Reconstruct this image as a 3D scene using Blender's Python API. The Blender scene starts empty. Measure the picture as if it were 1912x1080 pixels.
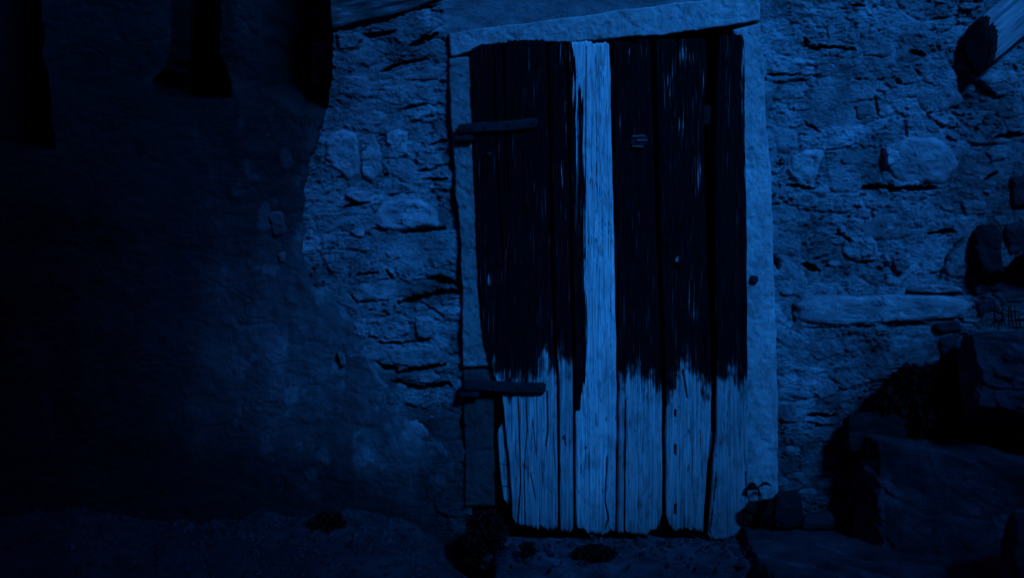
import bpy, math, random
import numpy as np
from mathutils import Vector

R = math.radians
SC = bpy.context.scene
COL = SC.collection
rnd = random.Random(7)

# ------------------------------------------------------------------ camera
CAM = np.array([0.0, -5.0, 1.35])
S = 0.0019                       # metres per photograph pixel on the wall plane
ZC = 0.874                       # height of the middle of the picture on the wall
cam_d = bpy.data.cameras.new("camera")
cam = bpy.data.objects.new("camera", cam_d)
COL.objects.link(cam)
cam.location = CAM
cam.rotation_euler = (R(90), 0, 0)
cam_d.sensor_width = 36
cam_d.lens = 36 * 5.0 / (1912 * S)
cam_d.shift_y = (ZC - CAM[2]) / (1912 * S)
cam_d.clip_start = 0.05
cam_d.clip_end = 200
SC.camera = cam

# ------------------------------------------------------------------ light: blue night, moon high to the right
SUN_DIR = Vector((0.40, -0.68, 0.61)).normalized()        # towards the moon
world = bpy.data.worlds.new("World")
SC.world = world
world.use_nodes = True
wn = world.node_tree
wn.nodes.clear()
sky = wn.nodes.new("ShaderNodeTexSky")
sky.sky_type = 'NISHITA'
sky.sun_disc = False
sky.sun_elevation = math.asin(SUN_DIR.z)
sky.sun_rotation = math.atan2(SUN_DIR.x, SUN_DIR.y)
mul = wn.nodes.new("ShaderNodeMixRGB")
mul.blend_type = 'MULTIPLY'
mul.inputs[0].default_value = 1
mul.inputs[2].default_value = (0.085, 0.046, 0.31, 1)
bg = wn.nodes.new("ShaderNodeBackground")
bg.inputs[1].default_value = 0.11
wo = wn.nodes.new("ShaderNodeOutputWorld")
wn.links.new(sky.outputs[0], mul.inputs[1])
wn.links.new(mul.outputs[0], bg.inputs[0])
wn.links.new(bg.outputs[0], wo.inputs[0])
sun_d = bpy.data.lights.new("moon", 'SUN')
sun_d.energy = 4.4
sun_d.angle = R(11)
sun_d.color = (0.006, 0.252, 1.0)
sun = bpy.data.objects.new("moon", sun_d)
COL.objects.link(sun)
sun.rotation_euler = SUN_DIR.to_track_quat('Z', 'Y').to_euler()
SC.view_settings.view_transform = 'Standard'
SC.view_settings.look = 'None'
SC.view_settings.exposure = 0.46
SC.view_settings.gamma = 1
SC.view_settings.use_curve_mapping = False

# ------------------------------------------------------------------ numpy helpers
def _hash(ix, iy, seed):
    h = (ix.astype(np.int64) * 374761393 + iy.astype(np.int64) * 668265263 + seed * 1442695041) & 0xffffffff
    h = ((h ^ (h >> 13)) * 1274126177) & 0xffffffff
    return (h ^ (h >> 16)) & 0xffff

def noise(x, y, seed=0):
    x = np.asarray(x, float); y = np.asarray(y, float)
    x0 = np.floor(x); y0 = np.floor(y)
    fx = x - x0; fy = y - y0
    ux = fx * fx * fx * (fx * (fx * 6 - 15) + 10); uy = fy * fy * fy * (fy * (fy * 6 - 15) + 10)
    def g(dx, dy):
        a = _hash(x0 + dx, y0 + dy, seed) * (2 * math.pi / 65536)
        return np.cos(a) * (fx - dx) + np.sin(a) * (fy - dy)
    n = (g(0, 0) * (1 - ux) + g(1, 0) * ux) * (1 - uy) + (g(0, 1) * (1 - ux) + g(1, 1) * ux) * uy
    return n * 1.5

def fbm(x, y, oct=4, seed=0, gain=0.5):
    s = 0; a = 1; t = 0
    for i in range(oct):
        s = s + a * noise(x * 2 ** i + 13.7 * i, y * 2 ** i - 7.3 * i, seed + i * 31); t += a; a *= gain
    return s / t * 1.3

def worley(x, y, seed=0):
    x0 = np.floor(x); y0 = np.floor(y)
    f1 = np.full(x.shape, 9.0); f2 = f1.copy(); cid = np.zeros(x.shape)
    for dx in (-1, 0, 1):
        for dy in (-1, 0, 1):
            cx = x0 + dx; cy = y0 + dy
            px = cx + _hash(cx, cy, seed) / 65536 * .9; py = cy + _hash(cx, cy, seed + 5) / 65536 * .9
            d = np.hypot(x - px, y - py)
            c = _hash(cx, cy, seed + 9) / 65536
            near = d < f1
            f2 = np.where(near, f1, np.minimum(f2, d))
            cid = np.where(near, c, cid); f1 = np.where(near, d, f1)
    return f1, f2, cid

def sstep(a, b, x):
    t = np.clip((x - a) / (b - a), 0, 1)
    return t * t * (3 - 2 * t)

def seg_dist(px, py, a, b):
    ax, ay = a; bx, by = b
    dx, dy = bx - ax, by - ay
    t = np.clip(((px - ax) * dx + (py - ay) * dy) / (dx * dx + dy * dy + 1e-9), 0, 1)
    return np.hypot(px - ax - t * dx, py - ay - t * dy), t

def sd_poly(px, py, poly):            # negative inside
    d = np.full(np.shape(px), 1e9); ins = np.zeros(np.shape(px), bool)
    n = len(poly)
    for i in range(n):
        a = poly[i]; b = poly[(i + 1) % n]
        d = np.minimum(d, seg_dist(px, py, a, b)[0])
        c = ((a[1] > py) != (b[1] > py))
        xin = (b[0] - a[0]) * (py - a[1]) / (b[1] - a[1] + 1e-12) + a[0]
        ins ^= c & (px < xin)
    return np.where(ins, -d, d)

def wx(px): return (np.asarray(px, float) - 956) * S
def wz(py): return ZC + (540 - np.asarray(py, float)) * S
def PX(x): return x / S + 956
def PY(z): return 540 - (z - ZC) / S
def at(px, py, Y):
    """world point at depth Y that the photograph shows at (px, py)"""
    w = np.array([float(wx(px)), 0.0, float(wz(py))])
    return CAM + (w - CAM) * ((5 + Y) / 5)

# ------------------------------------------------------------------ object helpers
def mesh_obj(name, V, F, mat=None, parent=None, smooth=True, **attrs):
    me = bpy.data.meshes.new(name)
    V = np.asarray(V, np.float32)
    if isinstance(F, np.ndarray):
        k = F.shape[1]
        me.vertices.add(len(V)); me.vertices.foreach_set("co", V.ravel())
        me.loops.add(F.size); me.loops.foreach_set("vertex_index", F.astype(np.int32).ravel())
        me.polygons.add(len(F)); me.polygons.foreach_set("loop_start", np.arange(0, F.size, k, dtype=np.int32))
        me.update(calc_edges=True)
    else:
        me.from_pydata(V.tolist(), [], F)
    me.validate()
    for n, a in attrs.items():
        at_ = me.attributes.new(n, 'FLOAT', 'POINT')
        at_.data.foreach_set("value", np.asarray(a, np.float32).ravel())
    me.polygons.foreach_set("use_smooth", np.full(len(me.polygons), smooth))
    if mat: me.materials.append(mat)
    o = bpy.data.objects.new(name, me)
    COL.objects.link(o)
    if parent:
        o.parent = parent
        o.location = -Vector(parent.location)
    return o

def recentre(o):
    """put a top-level mesh object's origin at the base of its mesh"""
    me = o.data
    n = len(me.vertices); co = np.empty(n * 3, np.float32)
    me.vertices.foreach_get("co", co); co = co.reshape(-1, 3)
    c = np.array([(co[:, 0].min() + co[:, 0].max()) / 2, (co[:, 1].min() + co[:, 1].max()) / 2, co[:, 2].min()], np.float32)
    me.vertices.foreach_set("co", (co - c).ravel()); me.update()
    o.location = c
    return o

def tag(o, label=None, cat=None, group=None, kind=None):
    if label: o["label"] = label
    if cat: o["category"] = cat
    if group: o["group"] = group
    if kind: o["kind"] = kind
    return o

def empty(name, loc, label, cat, group=None):
    o = bpy.data.objects.new(name, None)
    o.empty_display_size = 0.1
    COL.objects.link(o); o.location = loc
    return tag(o, label, cat, group)

def grid_faces(nu, nv, keep=None):
    i = np.arange(nu - 1)[:, None]; j = np.arange(nv - 1)[None, :]
    a = i * nv + j
    F = np.stack([a, a + nv, a + nv + 1, a + 1], -1)
    if keep is not None: return F[keep]
    return F.reshape(-1, 4)

def compact(V, F, *attrs):
    used = np.unique(F); m = np.full(len(V), -1); m[used] = np.arange(len(used))
    return V[used], m[F], *[a.ravel()[used] for a in attrs]

# ------------------------------------------------------------------ materials
def new_mat(name):
    m = bpy.data.materials.new(name); m.use_nodes = True
    nt = m.node_tree; nt.nodes.clear()
    out = nt.nodes.new("ShaderNodeOutputMaterial"); b = nt.nodes.new("ShaderNodeBsdfPrincipled")
    nt.links.new(b.outputs[0], out.inputs[0])
    return m, nt, b

def N(nt, t, **kw):
    n = nt.nodes.new("ShaderNode" + t)
    for k, v in kw.items(): setattr(n, k, v)
    return n

def tex_noise(nt, scale, detail=6, rough=0.6, stretch=(1, 1, 1), dist=0):
    tc = N(nt, "NewGeometry"); mp = N(nt, "Mapping"); mp.inputs["Scale"].default_value = stretch
    t = N(nt, "TexNoise"); t.inputs["Scale"].default_value = scale; t.inputs["Detail"].default_value = detail
    t.inputs["Roughness"].default_value = rough; t.inputs["Distortion"].default_value = dist
    nt.links.new(tc.outputs["Position"], mp.inputs[0]); nt.links.new(mp.outputs[0], t.inputs[0])
    return t.outputs[0]

def ramp(nt, src, stops):
    r = N(nt, "ValToRGB"); el = r.color_ramp.elements
    while len(el) > 1: el.remove(el[-1])
    el[0].position, el[0].color = stops[0][0], (*stops[0][1], 1)
    for p, c in stops[1:]:
        e = el.new(p); e.color = (*c, 1)
    nt.links.new(src, r.inputs[0]); return r.outputs[0]

def mix(nt, a, b, fac, mode='MIX'):
    m = N(nt, "MixRGB", blend_type=mode)
    for i, v in ((0, fac), (1, a), (2, b)):
        if hasattr(v, 'links'): nt.links.new(v, m.inputs[i])
        elif i == 0: m.inputs[0].default_value = v
        else: m.inputs[i].default_value = (*v, 1)
    return m.outputs[0]

def bump(nt, b, h, strength, dist, prev=None):
    n = N(nt, "Bump"); n.inputs["Strength"].default_value = strength; n.inputs["Distance"].default_value = dist
    nt.links.new(h, n.inputs["Height"])
    if prev is not None: nt.links.new(prev, n.inputs["Normal"])
    nt.links.new(n.outputs[0], b.inputs["Normal"]); return n.outputs[0]

def mat_stone(name, dark, light, scale=9, aniso=(1, 1, 1.6), b1=.9, tone=True, rough=.93, speck=.35):
    m, nt, b = new_mat(name)
    c = ramp(nt, tex_noise(nt, scale, 8, .68, aniso), [(.28, dark), (.72, light)])
    c = mix(nt, c, ramp(nt, tex_noise(nt, scale * 9, 5, .7, aniso), [(.32, (.45, .45, .45)), (.55, (1, 1, 1))]), speck, 'MULTIPLY')
    if tone:
        a = N(nt, "Attribute", attribute_name="tone")
        cb = N(nt, "CombineColor")
        for k in range(3): nt.links.new(a.outputs["Fac"], cb.inputs[k])
        c = mix(nt, c, cb.outputs[0], 1, 'MULTIPLY')
    nt.links.new(c, b.inputs["Base Color"])
    b.inputs["Roughness"].default_value = rough
    b.inputs["Specular IOR Level"].default_value = .15
    p = bump(nt, b, tex_noise(nt, 50, 8, .75, aniso), b1, .018)
    bump(nt, b, tex_noise(nt, 230, 4, .6), b1 * .5, .004, p)
    return m

M = {}
M['mortar'] = mat_stone('rubble mortar', (.115, .112, .12), (.39, .38, .39), b1=1.0)
M['plaster'] = mat_stone('darkened plaster', (.055, .055, .06), (.12, .118, .12), scale=5, aniso=(1, 1, .8), b1=.6)  # dark base stands for soot and for shade on the left
M['stone'] = mat_stone('wall stone', (.19, .185, .195), (.44, .43, .43), scale=11, b1=.9, speck=.5)
M['frame'] = mat_stone('dressed frame stone', (.22, .215, .21), (.46, .45, .44), scale=9, aniso=(1, 1, .6), b1=.8, speck=.5)
M['rock'] = mat_stone('dark mossy rock', (.009, .0085, .011), (.066, .062, .072), scale=9, b1=1.0, speck=.65)
M['ground'] = mat_stone('trodden earth', (.012, .0115, .014), (.060, .057, .064), scale=7, aniso=(1, 1, 1), b1=1.0, tone=False)
M['render'] = mat_stone('house render', (.18, .17, .16), (.28, .27, .25), scale=2, tone=False, b1=.3)
M['tiles'] = mat_stone('roof tile', (.10, .07, .06), (.18, .13, .1), scale=4, tone=False, b1=.4)

def mat_plain(name, col, rough=.8, b1=.3, scale=60, var=.4, spec=.2):
    m, nt, b = new_mat(name)
    lo = tuple(v * (1 - var) for v in col); hi = tuple(v * (1 + var) for v in col)
    nt.links.new(ramp(nt, tex_noise(nt, scale, 5, .6), [(.3, lo), (.7, hi)]), b.inputs["Base Color"])
    b.inputs["Roughness"].default_value = rough; b.inputs["Specular IOR Level"].default_value = spec
    bump(nt, b, tex_noise(nt, scale * 3, 4, .6), b1, .002)
    return m
M['iron'] = mat_plain('old iron', (.016, .013, .016), .85, .5, 40, .45, .05)
M['leaf'] = mat_plain('dark leaf', (.008, .009, .0075), .85, .2, 40, .4, .03)
M['void'] = mat_plain('void black', (.01, .01, .01), .95, .1, 10, .3, 0)  # room and gap darkness put into the colour; rotten log end shares it
M['glass'] = mat_plain('dark window glass', (.02, .02, .025), .1, 0, 3, .1, .5)
M['shutter'] = mat_plain('weathered shutter', (.08, .07, .06), .8, .3, 30, .3)

def mat_wood():
    m, nt, b = new_mat('weathered painted wood')
    g = tex_noise(nt, 60, 7, .65, (3.2, 1, .085), .35)
    g2 = tex_noise(nt, 150, 5, .7, (3.5, 1, .07), .2)
    blot = tex_noise(nt, 9, 5, .6, (1.6, 1, .6))
    bare = ramp(nt, g, [(.30, (.13, .13, .13)), (.45, (.37, .365, .355)), (.7, (.51, .50, .48))])
    bare = mix(nt, bare, ramp(nt, g2, [(.30, (.35, .35, .36)), (.5, (1, 1, 1))]), .6, 'MULTIPLY')
    bare = mix(nt, bare, ramp(nt, blot, [(.3, (.70, .70, .72)), (.6, (1, 1, 1))]), .8, 'MULTIPLY')
    paint = ramp(nt, g2, [(.35, (.0018, .0018, .002)), (.62, (.006, .006, .007)), (.8, (.035, .034, .037))])
    a = N(nt, "Attribute", attribute_name="wear")
    # the paint's edge breaks along the grain
    mth = N(nt, "Math", operation='MULTIPLY_ADD'); mth.inputs[1].default_value = 1.0
    sub = N(nt, "Math", operation='MULTIPLY_ADD'); sub.inputs[1].default_value = 1.2; sub.inputs[2].default_value = -.60
    nt.links.new(g, sub.inputs[0])
    nt.links.new(a.outputs["Fac"], mth.inputs[0]); nt.links.new(sub.outputs[0], mth.inputs[2])
    f = ramp(nt, mth.outputs[0], [(.22, (0, 0, 0)), (.45, (.16, .16, .16)), (.62, (.5, .5, .5)), (.82, (1, 1, 1))])
    t = N(nt, "Attribute", attribute_name="tone")
    cb = N(nt, "CombineColor")
    for k in range(3): nt.links.new(t.outputs["Fac"], cb.inputs[k])
    bare = mix(nt, bare, cb.outputs[0], 1, 'MULTIPLY')
    nt.links.new(mix(nt, paint, bare, f), b.inputs["Base Color"])
    b.inputs["Roughness"].default_value = .95; b.inputs["Specular IOR Level"].default_value = .0
    p = bump(nt, b, g, .8, .006)
    bump(nt, b, g2, .6, .003, p)
    return m
M['wood'] = mat_wood()

def mat_beam():
    m, nt, b = new_mat('grey timber')
    tc = N(nt, "TexCoord"); mp = N(nt, "Mapping"); mp.inputs["Scale"].default_value = (1.2, 4.5, 4.5)
    t = N(nt, "TexNoise"); t.inputs["Scale"].default_value = 4; t.inputs["Detail"].default_value = 7; t.inputs["Distortion"].default_value = .3
    nt.links.new(tc.outputs["UV"], mp.inputs[0]); nt.links.new(mp.outputs[0], t.inputs[0])
    nt.links.new(ramp(nt, t.outputs[0], [(.3, (.10, .10, .10)), (.55, (.22, .22, .215)), (.75, (.33, .32, .31))]), b.inputs["Base Color"])
    b.inputs["Roughness"].default_value = .9; b.inputs["Specular IOR Level"].default_value = .1
    bump(nt, b, t.outputs[0], .7, .006)
    return m
def dark_beam():
    m = mat_beam(); m.name = 'dark smoked timber'
    e = [n for n in m.node_tree.nodes if n.type == 'VALTORGB'][0].color_ramp.elements
    for k, v in zip(e, (.02, .075, .24)): k.color = (v, v, v, 1)
    return m
M['beam'] = mat_beam(); M['dark_beam'] = dark_beam()

# ------------------------------------------------------------------ ground
def axis(a, b, fine_a, fine_b, fine, coarse):
    return np.concatenate([np.arange(a, fine_a, coarse), np.arange(fine_a, fine_b, fine), np.arange(fine_b, b + coarse, coarse)])

gx = axis(-9, 12, -2.0, 2.2, .012, .25); gy = axis(-13, 1.2, -1.3, 0.1, .012, .25)
GX, GY = np.meshgrid(gx, gy, indexing='ij')
gz = -0.10 + .018 * fbm(GX * 1.5, GY * 1.5, 3, 3) + .014 * fbm(GX * 9, GY * 14, 4, 5) + .004 * fbm(GX * 40, GY * 55, 2, 8)
gz += (.16 + .07 * fbm(GX * 2.3, GX * 0, 3, 19)) * sstep(-.75 + .2 * fbm(GX * 3, GY * 0, 3, 9), .02, GY) * sstep(-.12, -.35, GX)          # earth banked against the plaster
tag(mesh_obj('ground', np.stack([GX, GY, gz], -1).reshape(-1, 3), grid_faces(len(gx), len(gy)), M['ground']), kind='structure')

# ------------------------------------------------------------------ rubble wall
wall = empty('rubble_wall', (0, 0, -.1), 'old rubble stone wall round the plank door, half covered in dark plaster', 'wall')

xs = axis(-3.0, 3.0, -1.86, 1.86, .0035, .03); zs = axis(-.2, 2.7, -.16, 1.94, .0035, .03)
X, Z = np.meshgrid(xs, zs, indexing='ij'); U = PX(X); Vp = PY(Z)

EDGE = [(618, -400), (620, 60), (616, 150), (606, 210), (592, 270), (572, 310), (566, 350), (568, 420), (562, 480), (580, 530), (618, 560), (650, 590),
        (672, 640), (690, 690), (730, 745), (780, 800), (830, 850), (868, 900), (880, 1000), (880, 1500)]
def edge_x(py):
    e = np.array(EDGE, float); return np.interp(py, e[:, 1], e[:, 0])

warpx = X + .03 * fbm(X * 4, Z * 4, 3, 11); warpz = Z + .03 * fbm(X * 4, Z * 4, 3, 12)
low = .020 * fbm(X * 1.7, Z * 2.2, 3, 1)
rough_m = .55 + .6 * sstep(-.3, .5, fbm(X * 3, Z * 3, 2, 17))
f1, f2, cid = worley(warpx * 7.5, warpz * 13, 4)
joint = 1 - sstep(.0, .22, f2 - f1)
rub = (cid - .5) * .017 - joint * .011 * sstep(-.35, .2, fbm(X * 6, Z * 8, 2, 23))
g1, g2_, cid2 = worley(warpx * 24 + 3, warpz * 42, 14)
rub2 = (cid2 - .5) * .006 - (1 - sstep(0, .2, g2_ - g1)) * .0025
lay = warpz * 26 + 1.4 * fbm(X * 4, Z * 3, 3, 41)
ph = lay - np.floor(lay)
slate = (ph - .5) * -.010 * sstep(-.1, .5, fbm(X * 5, Z * 7, 3, 43))
pn = fbm(X * 30, Z * 46, 3, 51, .6)
flk = sstep(.24, .42, fbm(X * 42 + 2 * fbm(X * 12, Z * 12, 2, 55), Z * 80, 3, 57, .6)) * sstep(-.30, .30, fbm(X * 7, Z * 8, 2, 59))
pits = -.020 * sstep(.26, .42, pn) * sstep(-.35, .35, fbm(X * 6, Z * 7, 2, 53)) - .010 * flk
crk = np.abs(fbm(warpx * 9, warpz * 17, 4, 61, .6))
cracks = -.014 * (1 - sstep(0, .045, crk)) * sstep(.0, .4, fbm(X * 5 + 9, Z * 6, 2, 63))
fine = .0078 * fbm(X * 75, Z * 120, 3, 71, .65) + .007 * fbm(X * 16, Z * 26, 3, 73)
smear = sstep(-.15, .30, fbm(X * 4.5, Z * 7, 3, 81))
h = (rub + (rub2 + slate + pits + cracks) * (1 - .48 * smear)) * rough_m * .80 + fine * (1 - .45 * smear)

# smooth mortar above the lintel and the plank ends
smooth = np.zeros_like(X)
def smooth_poly(poly, k, feather=18):
    global smooth
    d = sd_poly(U, Vp, poly) + 8 * fbm(X * 15, Z * 15, 3, 77)
    smooth = np.maximum(smooth, k * (1 - sstep(-feather * .4, feather * .6, d)))
smooth_poly([(820, -500), (1440, -500), (1418, 0), (1150, 24), (840, 66), (826, 10)], .88)
smooth_poly([(690, 430), (835, 440), (840, 480), (700, 500)], .5)
smooth_poly([(640, 760), (860, 770), (862, 950), (800, 880)], .6)
smooth_poly([(1530, 150), (1640, 150), (1590, 240), (1500, 230)], .5)
smooth_poly([(640, 180), (700, 200), (760, 230), (680, 236)], .6)
h = h * (1 - smooth) + low
# crevices seen in the photograph (under ledges and between stones)
CREV = [(622, 56, 700, 40, 3.5, .05), (700, 40, 760, 22, 5, .06), (760, 22, 812, 8, 3.5, .045), (686, 66, 738, 58, 4.5, .06), (766, 84, 815, 62, 6, .06),
        (712, 132, 745, 120, 4, .05), (745, 120, 800, 108, 3.5, .04), (742, 204, 800, 192, 2.5, .035), (642, 385, 672, 380, 3, .05), (694, 428, 750, 435, 3, .03),
        (750, 434, 832, 427, 3.5, .07), (664, 514, 704, 509, 2.5, .04), (668, 566, 704, 562, 2.5, .05), (744, 566, 800, 556, 8, .05), (800, 552, 850, 545, 7, .04),
        (800, 520, 850, 530, 7, .04), (722, 505, 735, 530, 4, .04), (706, 640, 760, 641, 3.5, .05), (760, 641, 800, 636, 2.5, .04),
        (708, 682, 740, 694, 6, .06), (740, 697, 830, 683, 4.5, .07), (735, 715, 790, 728, 5.5, .05), (790, 726, 840, 718, 5, .05), (800, 270, 836, 262, 2.5, .035),
        (780, 320, 815, 312, 2.5, .035), (790, 334, 835, 336, 3, .04), (650, 545, 668, 566, 2, .04),
        (1500, 85, 1540, 90, 2.5, .05), (1516, 90, 1560, 86, 3.5, .08), (1560, 86, 1596, 92, 2.5, .05), (1503, 70, 1508, 84, 4, .05), (1586, 6, 1612, 10, 3, .08),
        (1700, 94, 1726, 102, 4.5, .08), (1432, 139, 1462, 139, 2.2, .05), (1462, 139, 1535, 140, 1.5, .03), (1675, 150, 1682, 154, 5, .05), (1505, 228, 1530, 244, 3, .06),
        (1612, 350, 1680, 352, 6, .09), (1680, 352, 1745, 350, 5, .08), (1470, 345, 1520, 352, 3.5, .06), (1830, 344, 1860, 322, 4, .05), (1858, 256, 1914, 250, 4, .08),
        (1480, 580, 1486, 608, 2.5, .05), (1486, 608, 1512, 612, 2.5, .06), (1512, 612, 1640, 611, 2, .035), (1640, 611, 1740, 604, 2, .03),
        (1736, 512, 1790, 500, 2.0, .03), (1798, 444, 1770, 476, 2.5, .06), (1770, 476, 1762, 500, 2.5, .06), (1762, 500, 1756, 520, 2.5, .05),
        (1732, 436, 1784, 432, 4, .06), (1500, 494, 1530, 506, 7, .06), (1508, 776, 1556, 776, 4, .08), (1690, 220, 1696, 300, 2, .03), (1632, 180, 1640, 214, 2.5, .05),
        (1446, 480, 1454, 500, 6, .05), (1640, 500, 1672, 508, 4, .05), (1672, 470, 1690, 490, 3, .05), (1574, 440, 1590, 452, 3, .06)]
for i, (x1, y1, x2, y2, w, d) in enumerate(CREV):
    bx = (U > min(x1, x2) - 40) & (U < max(x1, x2) + 40) & (Vp > min(y1, y2) - 40) & (Vp < max(y1, y2) + 40)
    uu, vv = U[bx], Vp[bx]
    dd, t = seg_dist(uu, vv + 3 * noise(uu / 14, vv / 14, i), (x1, y1), (x2, y2))
    ww = w * (.55 + .9 * np.sin(np.pi * np.clip(t, .06, .94))) * (1 + .6 * noise(uu / 7, vv / 9, i + 50)) * .75
    h[bx] -= d * (1 - sstep(.45, 1.15, dd / np.maximum(ww, .5)))
h_pre = h.copy()
# pocket of darkness where the wall has lost its face, far right
d = sd_poly(U, Vp, [(1870, 500), (1905, 482), (1990, 430), (2100, 430), (2100, 700), (1830, 690), (1812, 640), (1850, 600), (1838, 560)]) + 14 * fbm(X * 10, Z * 10, 3, 91)
h -= .30 * (1 - sstep(-14, 8, d))
h -= .30 * sstep(3, -6, U - edge_x(Vp) - 3 * fbm(X * 20, Z * 20, 2, 93)) * sstep(225, 190, Vp)
# tone of the mortar: random blotches, darker patches and pits
tone = 1 + .42 * fbm(X * 2.4, Z * 2.6, 4, 101) + .46 * (cid - .5) * (1 - smooth) + .26 * (cid2 - .5) * (1 - smooth)
tone *= 1 - .55 * (1 - sstep(-40, 20, U - 836)) * 0
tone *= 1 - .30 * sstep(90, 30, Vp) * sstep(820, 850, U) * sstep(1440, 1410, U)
tone *= 1 + .22 * (smear - .5)
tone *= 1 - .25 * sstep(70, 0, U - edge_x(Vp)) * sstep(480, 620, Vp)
tone *= 1 - .32 * sstep(.10, .45, fbm(X * 8, Z * 10, 4, 103)) * (1 - smooth)
def dark_patch(px, py, rx, ry, k, seed=0):
    global tone
    q = ((U - px) / rx) ** 2 + ((Vp - py) / ry) ** 2 + .8 * fbm(X * 9, Z * 9, 3, 200 + seed)
    tone = tone * (1 - k * (1 - sstep(.3, 1.3, q)))
dark_patch(810, 545, 60, 34, .6, 1); dark_patch(775, 705, 80, 30, .5, 2); dark_patch(1700, 620, 200, 60, .30, 3); dark_patch(1600, 880, 190, 180, .6, 4)
dark_patch(800, 90, 80, 40, .35, 5); dark_patch(1860, 440, 120, 220, .3, 6); dark_patch(1850, 210, 60, 60, .3, 7); dark_patch(700, 40, 90, 40, .2, 8); dark_patch(640, 100, 60, 90, .15, 9)
dark_patch(1520, 490, 60, 40, .2, 10); dark_patch(1690, 130, 110, 50, .25, 11); dark_patch(1640, 300, 40, 50, .3, 12); dark_patch(750, 870, 160, 150, .4, 13); dark_patch(1780, 700, 190, 80, .55, 14); dark_patch(835, 870, 70, 170, .62, 15); dark_patch(860, 980, 60, 60, .5, 16)
tone = tone * (1 - .50 * flk * (1 - smooth)) * (1 - .40 * sstep(.26, .42, pn) * (1 - smooth))
tone = np.clip(tone, .12, 1.6)

HOLE = [(858, 84), (900, 70), (1150, 45), (1410, 22), (1432, 900), (1432, 1300), (884, 1300), (882, 700), (872, 440), (864, 270)]
hole = sd_poly(U, Vp, HOLE)
keepv = (hole > 0) & (U > edge_x(Vp) - 60)
keep = keepv[:-1, :-1] & keepv[1:, :-1] & keepv[:-1, 1:] & keepv[1:, 1:]
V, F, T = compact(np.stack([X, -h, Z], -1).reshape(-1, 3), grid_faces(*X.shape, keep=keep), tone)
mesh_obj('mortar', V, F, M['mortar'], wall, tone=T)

# plaster coat on the left, its broken edge proud of the stones
dE = edge_x(Vp) - U + (9 + 26 * sstep(560, 700, Vp)) * fbm(X * 9, Z * 9, 4, 111) + 3 * fbm(X * 45, Z * 45, 2, 113)
low_edge = sstep(520, 760, Vp)
ph_ = h_pre * .25 + low * .8 + .014 * fbm(X * 5, Z * 5, 4, 121) + .0035 * fbm(X * 26, Z * 26, 3, 123)
ph_ += (1 - low_edge) * .013 + low_edge * .001
ph_ += .007 * np.exp(-((dE - 12) / 12) ** 2) * (.4 + 1.4 * fbm(X * 8, Z * 8, 3, 127))
ph_ -= .005 * (1 - sstep(.0, .025, np.abs(fbm(X * 2.2, Z * 2.6, 4, 131)))) * sstep(.05, .4, fbm(X * 3, Z * 3, 2, 133))
ph_ = np.where(dE < 0, ph_ - .05 * sstep(0, 10, -dE), ph_)
slot = sd_poly(U, Vp, [(322, -260), (323, 40), (318, 105), (310, 126), (288, 152), (292, 170), (340, 178), (428, 178), (426, 150), (412, 118), (401, 98), (404, 40), (406, -260)]) + 3 * fbm(X * 20, Z * 20, 2, 141)
ph_ -= .34 * (1 - sstep(-5, 4, slot)) + .035 * (1 - sstep(0, 40, slot)) * sstep(170, 100, Vp)
s2 = sd_poly(U, Vp, [(462, -600), (760, -600), (760, 150), (760, 200), (560, 202), (500, 160)]) + 6 * fbm(X * 12, Z * 12, 2, 143)
ph_ = ph_ - .32 * (1 - sstep(-30, 10, s2))
s3 = sd_poly(U, Vp, [(-400, -600), (56, -600), (76, 100), (100, 276), (0, 289), (-400, 300)]) + 3 * fbm(X * 12, Z * 12, 2, 145)
ph_ -= .34 * (1 - sstep(-28, 8, s3 + 8 * fbm(X * 6, Z * 6, 3, 147)))
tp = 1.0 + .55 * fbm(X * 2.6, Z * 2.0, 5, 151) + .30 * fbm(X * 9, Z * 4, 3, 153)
tp += 1.0 * np.exp(-((dE - 6) / 9) ** 2) * (1 - .6 * low_edge) * sstep(-.2, .3, fbm(X * 10, Z * 10, 2, 155)) * sstep(200, 300, Vp)                  # lit rim of the broken edge, painted pale
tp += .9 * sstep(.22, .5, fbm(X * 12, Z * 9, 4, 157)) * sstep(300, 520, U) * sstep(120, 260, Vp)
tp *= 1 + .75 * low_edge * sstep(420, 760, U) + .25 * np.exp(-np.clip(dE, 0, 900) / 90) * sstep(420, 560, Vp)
tp *= 1 + 1.1 * np.exp(-np.clip(slot, 0, 400) / 26) * sstep(190, 150, Vp) * (.6 + fbm(X * 12, Z * 8, 3, 165))  # lit reveals beside the slot, painted as a lighter tone
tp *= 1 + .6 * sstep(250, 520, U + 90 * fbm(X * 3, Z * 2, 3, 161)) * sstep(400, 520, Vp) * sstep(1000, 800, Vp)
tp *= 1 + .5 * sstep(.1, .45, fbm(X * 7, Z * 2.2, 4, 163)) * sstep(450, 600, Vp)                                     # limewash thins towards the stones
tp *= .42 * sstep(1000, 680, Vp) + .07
tp *= .38 + .50 * sstep(60, 430, Vp)  # shade at foot and top painted into the tone
tp *= .40 + .60 * sstep(60, 520, U + 110 * fbm(X * 2, Z * 2, 3, 159))            # light falling off to the left, painted into the plaster tone
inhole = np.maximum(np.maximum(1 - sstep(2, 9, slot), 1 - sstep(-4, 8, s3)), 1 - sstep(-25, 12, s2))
tp = np.clip(tp, .15, 3.5) * (1 - .93 * inhole)  # darkness inside the recesses painted into the tone
keepv = (dE > -12) & (sd_poly(U, Vp, [(874, -200), (2000, -200), (2000, 1500), (886, 1500)]) > 0)
keep = keepv[:-1, :-1] & keepv[1:, :-1] & keepv[:-1, 1:] & keepv[1:, 1:]
V, F, T = compact(np.stack([X, -ph_, Z], -1).reshape(-1, 3), grid_faces(*X.shape, keep=keep), tp)
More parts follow.
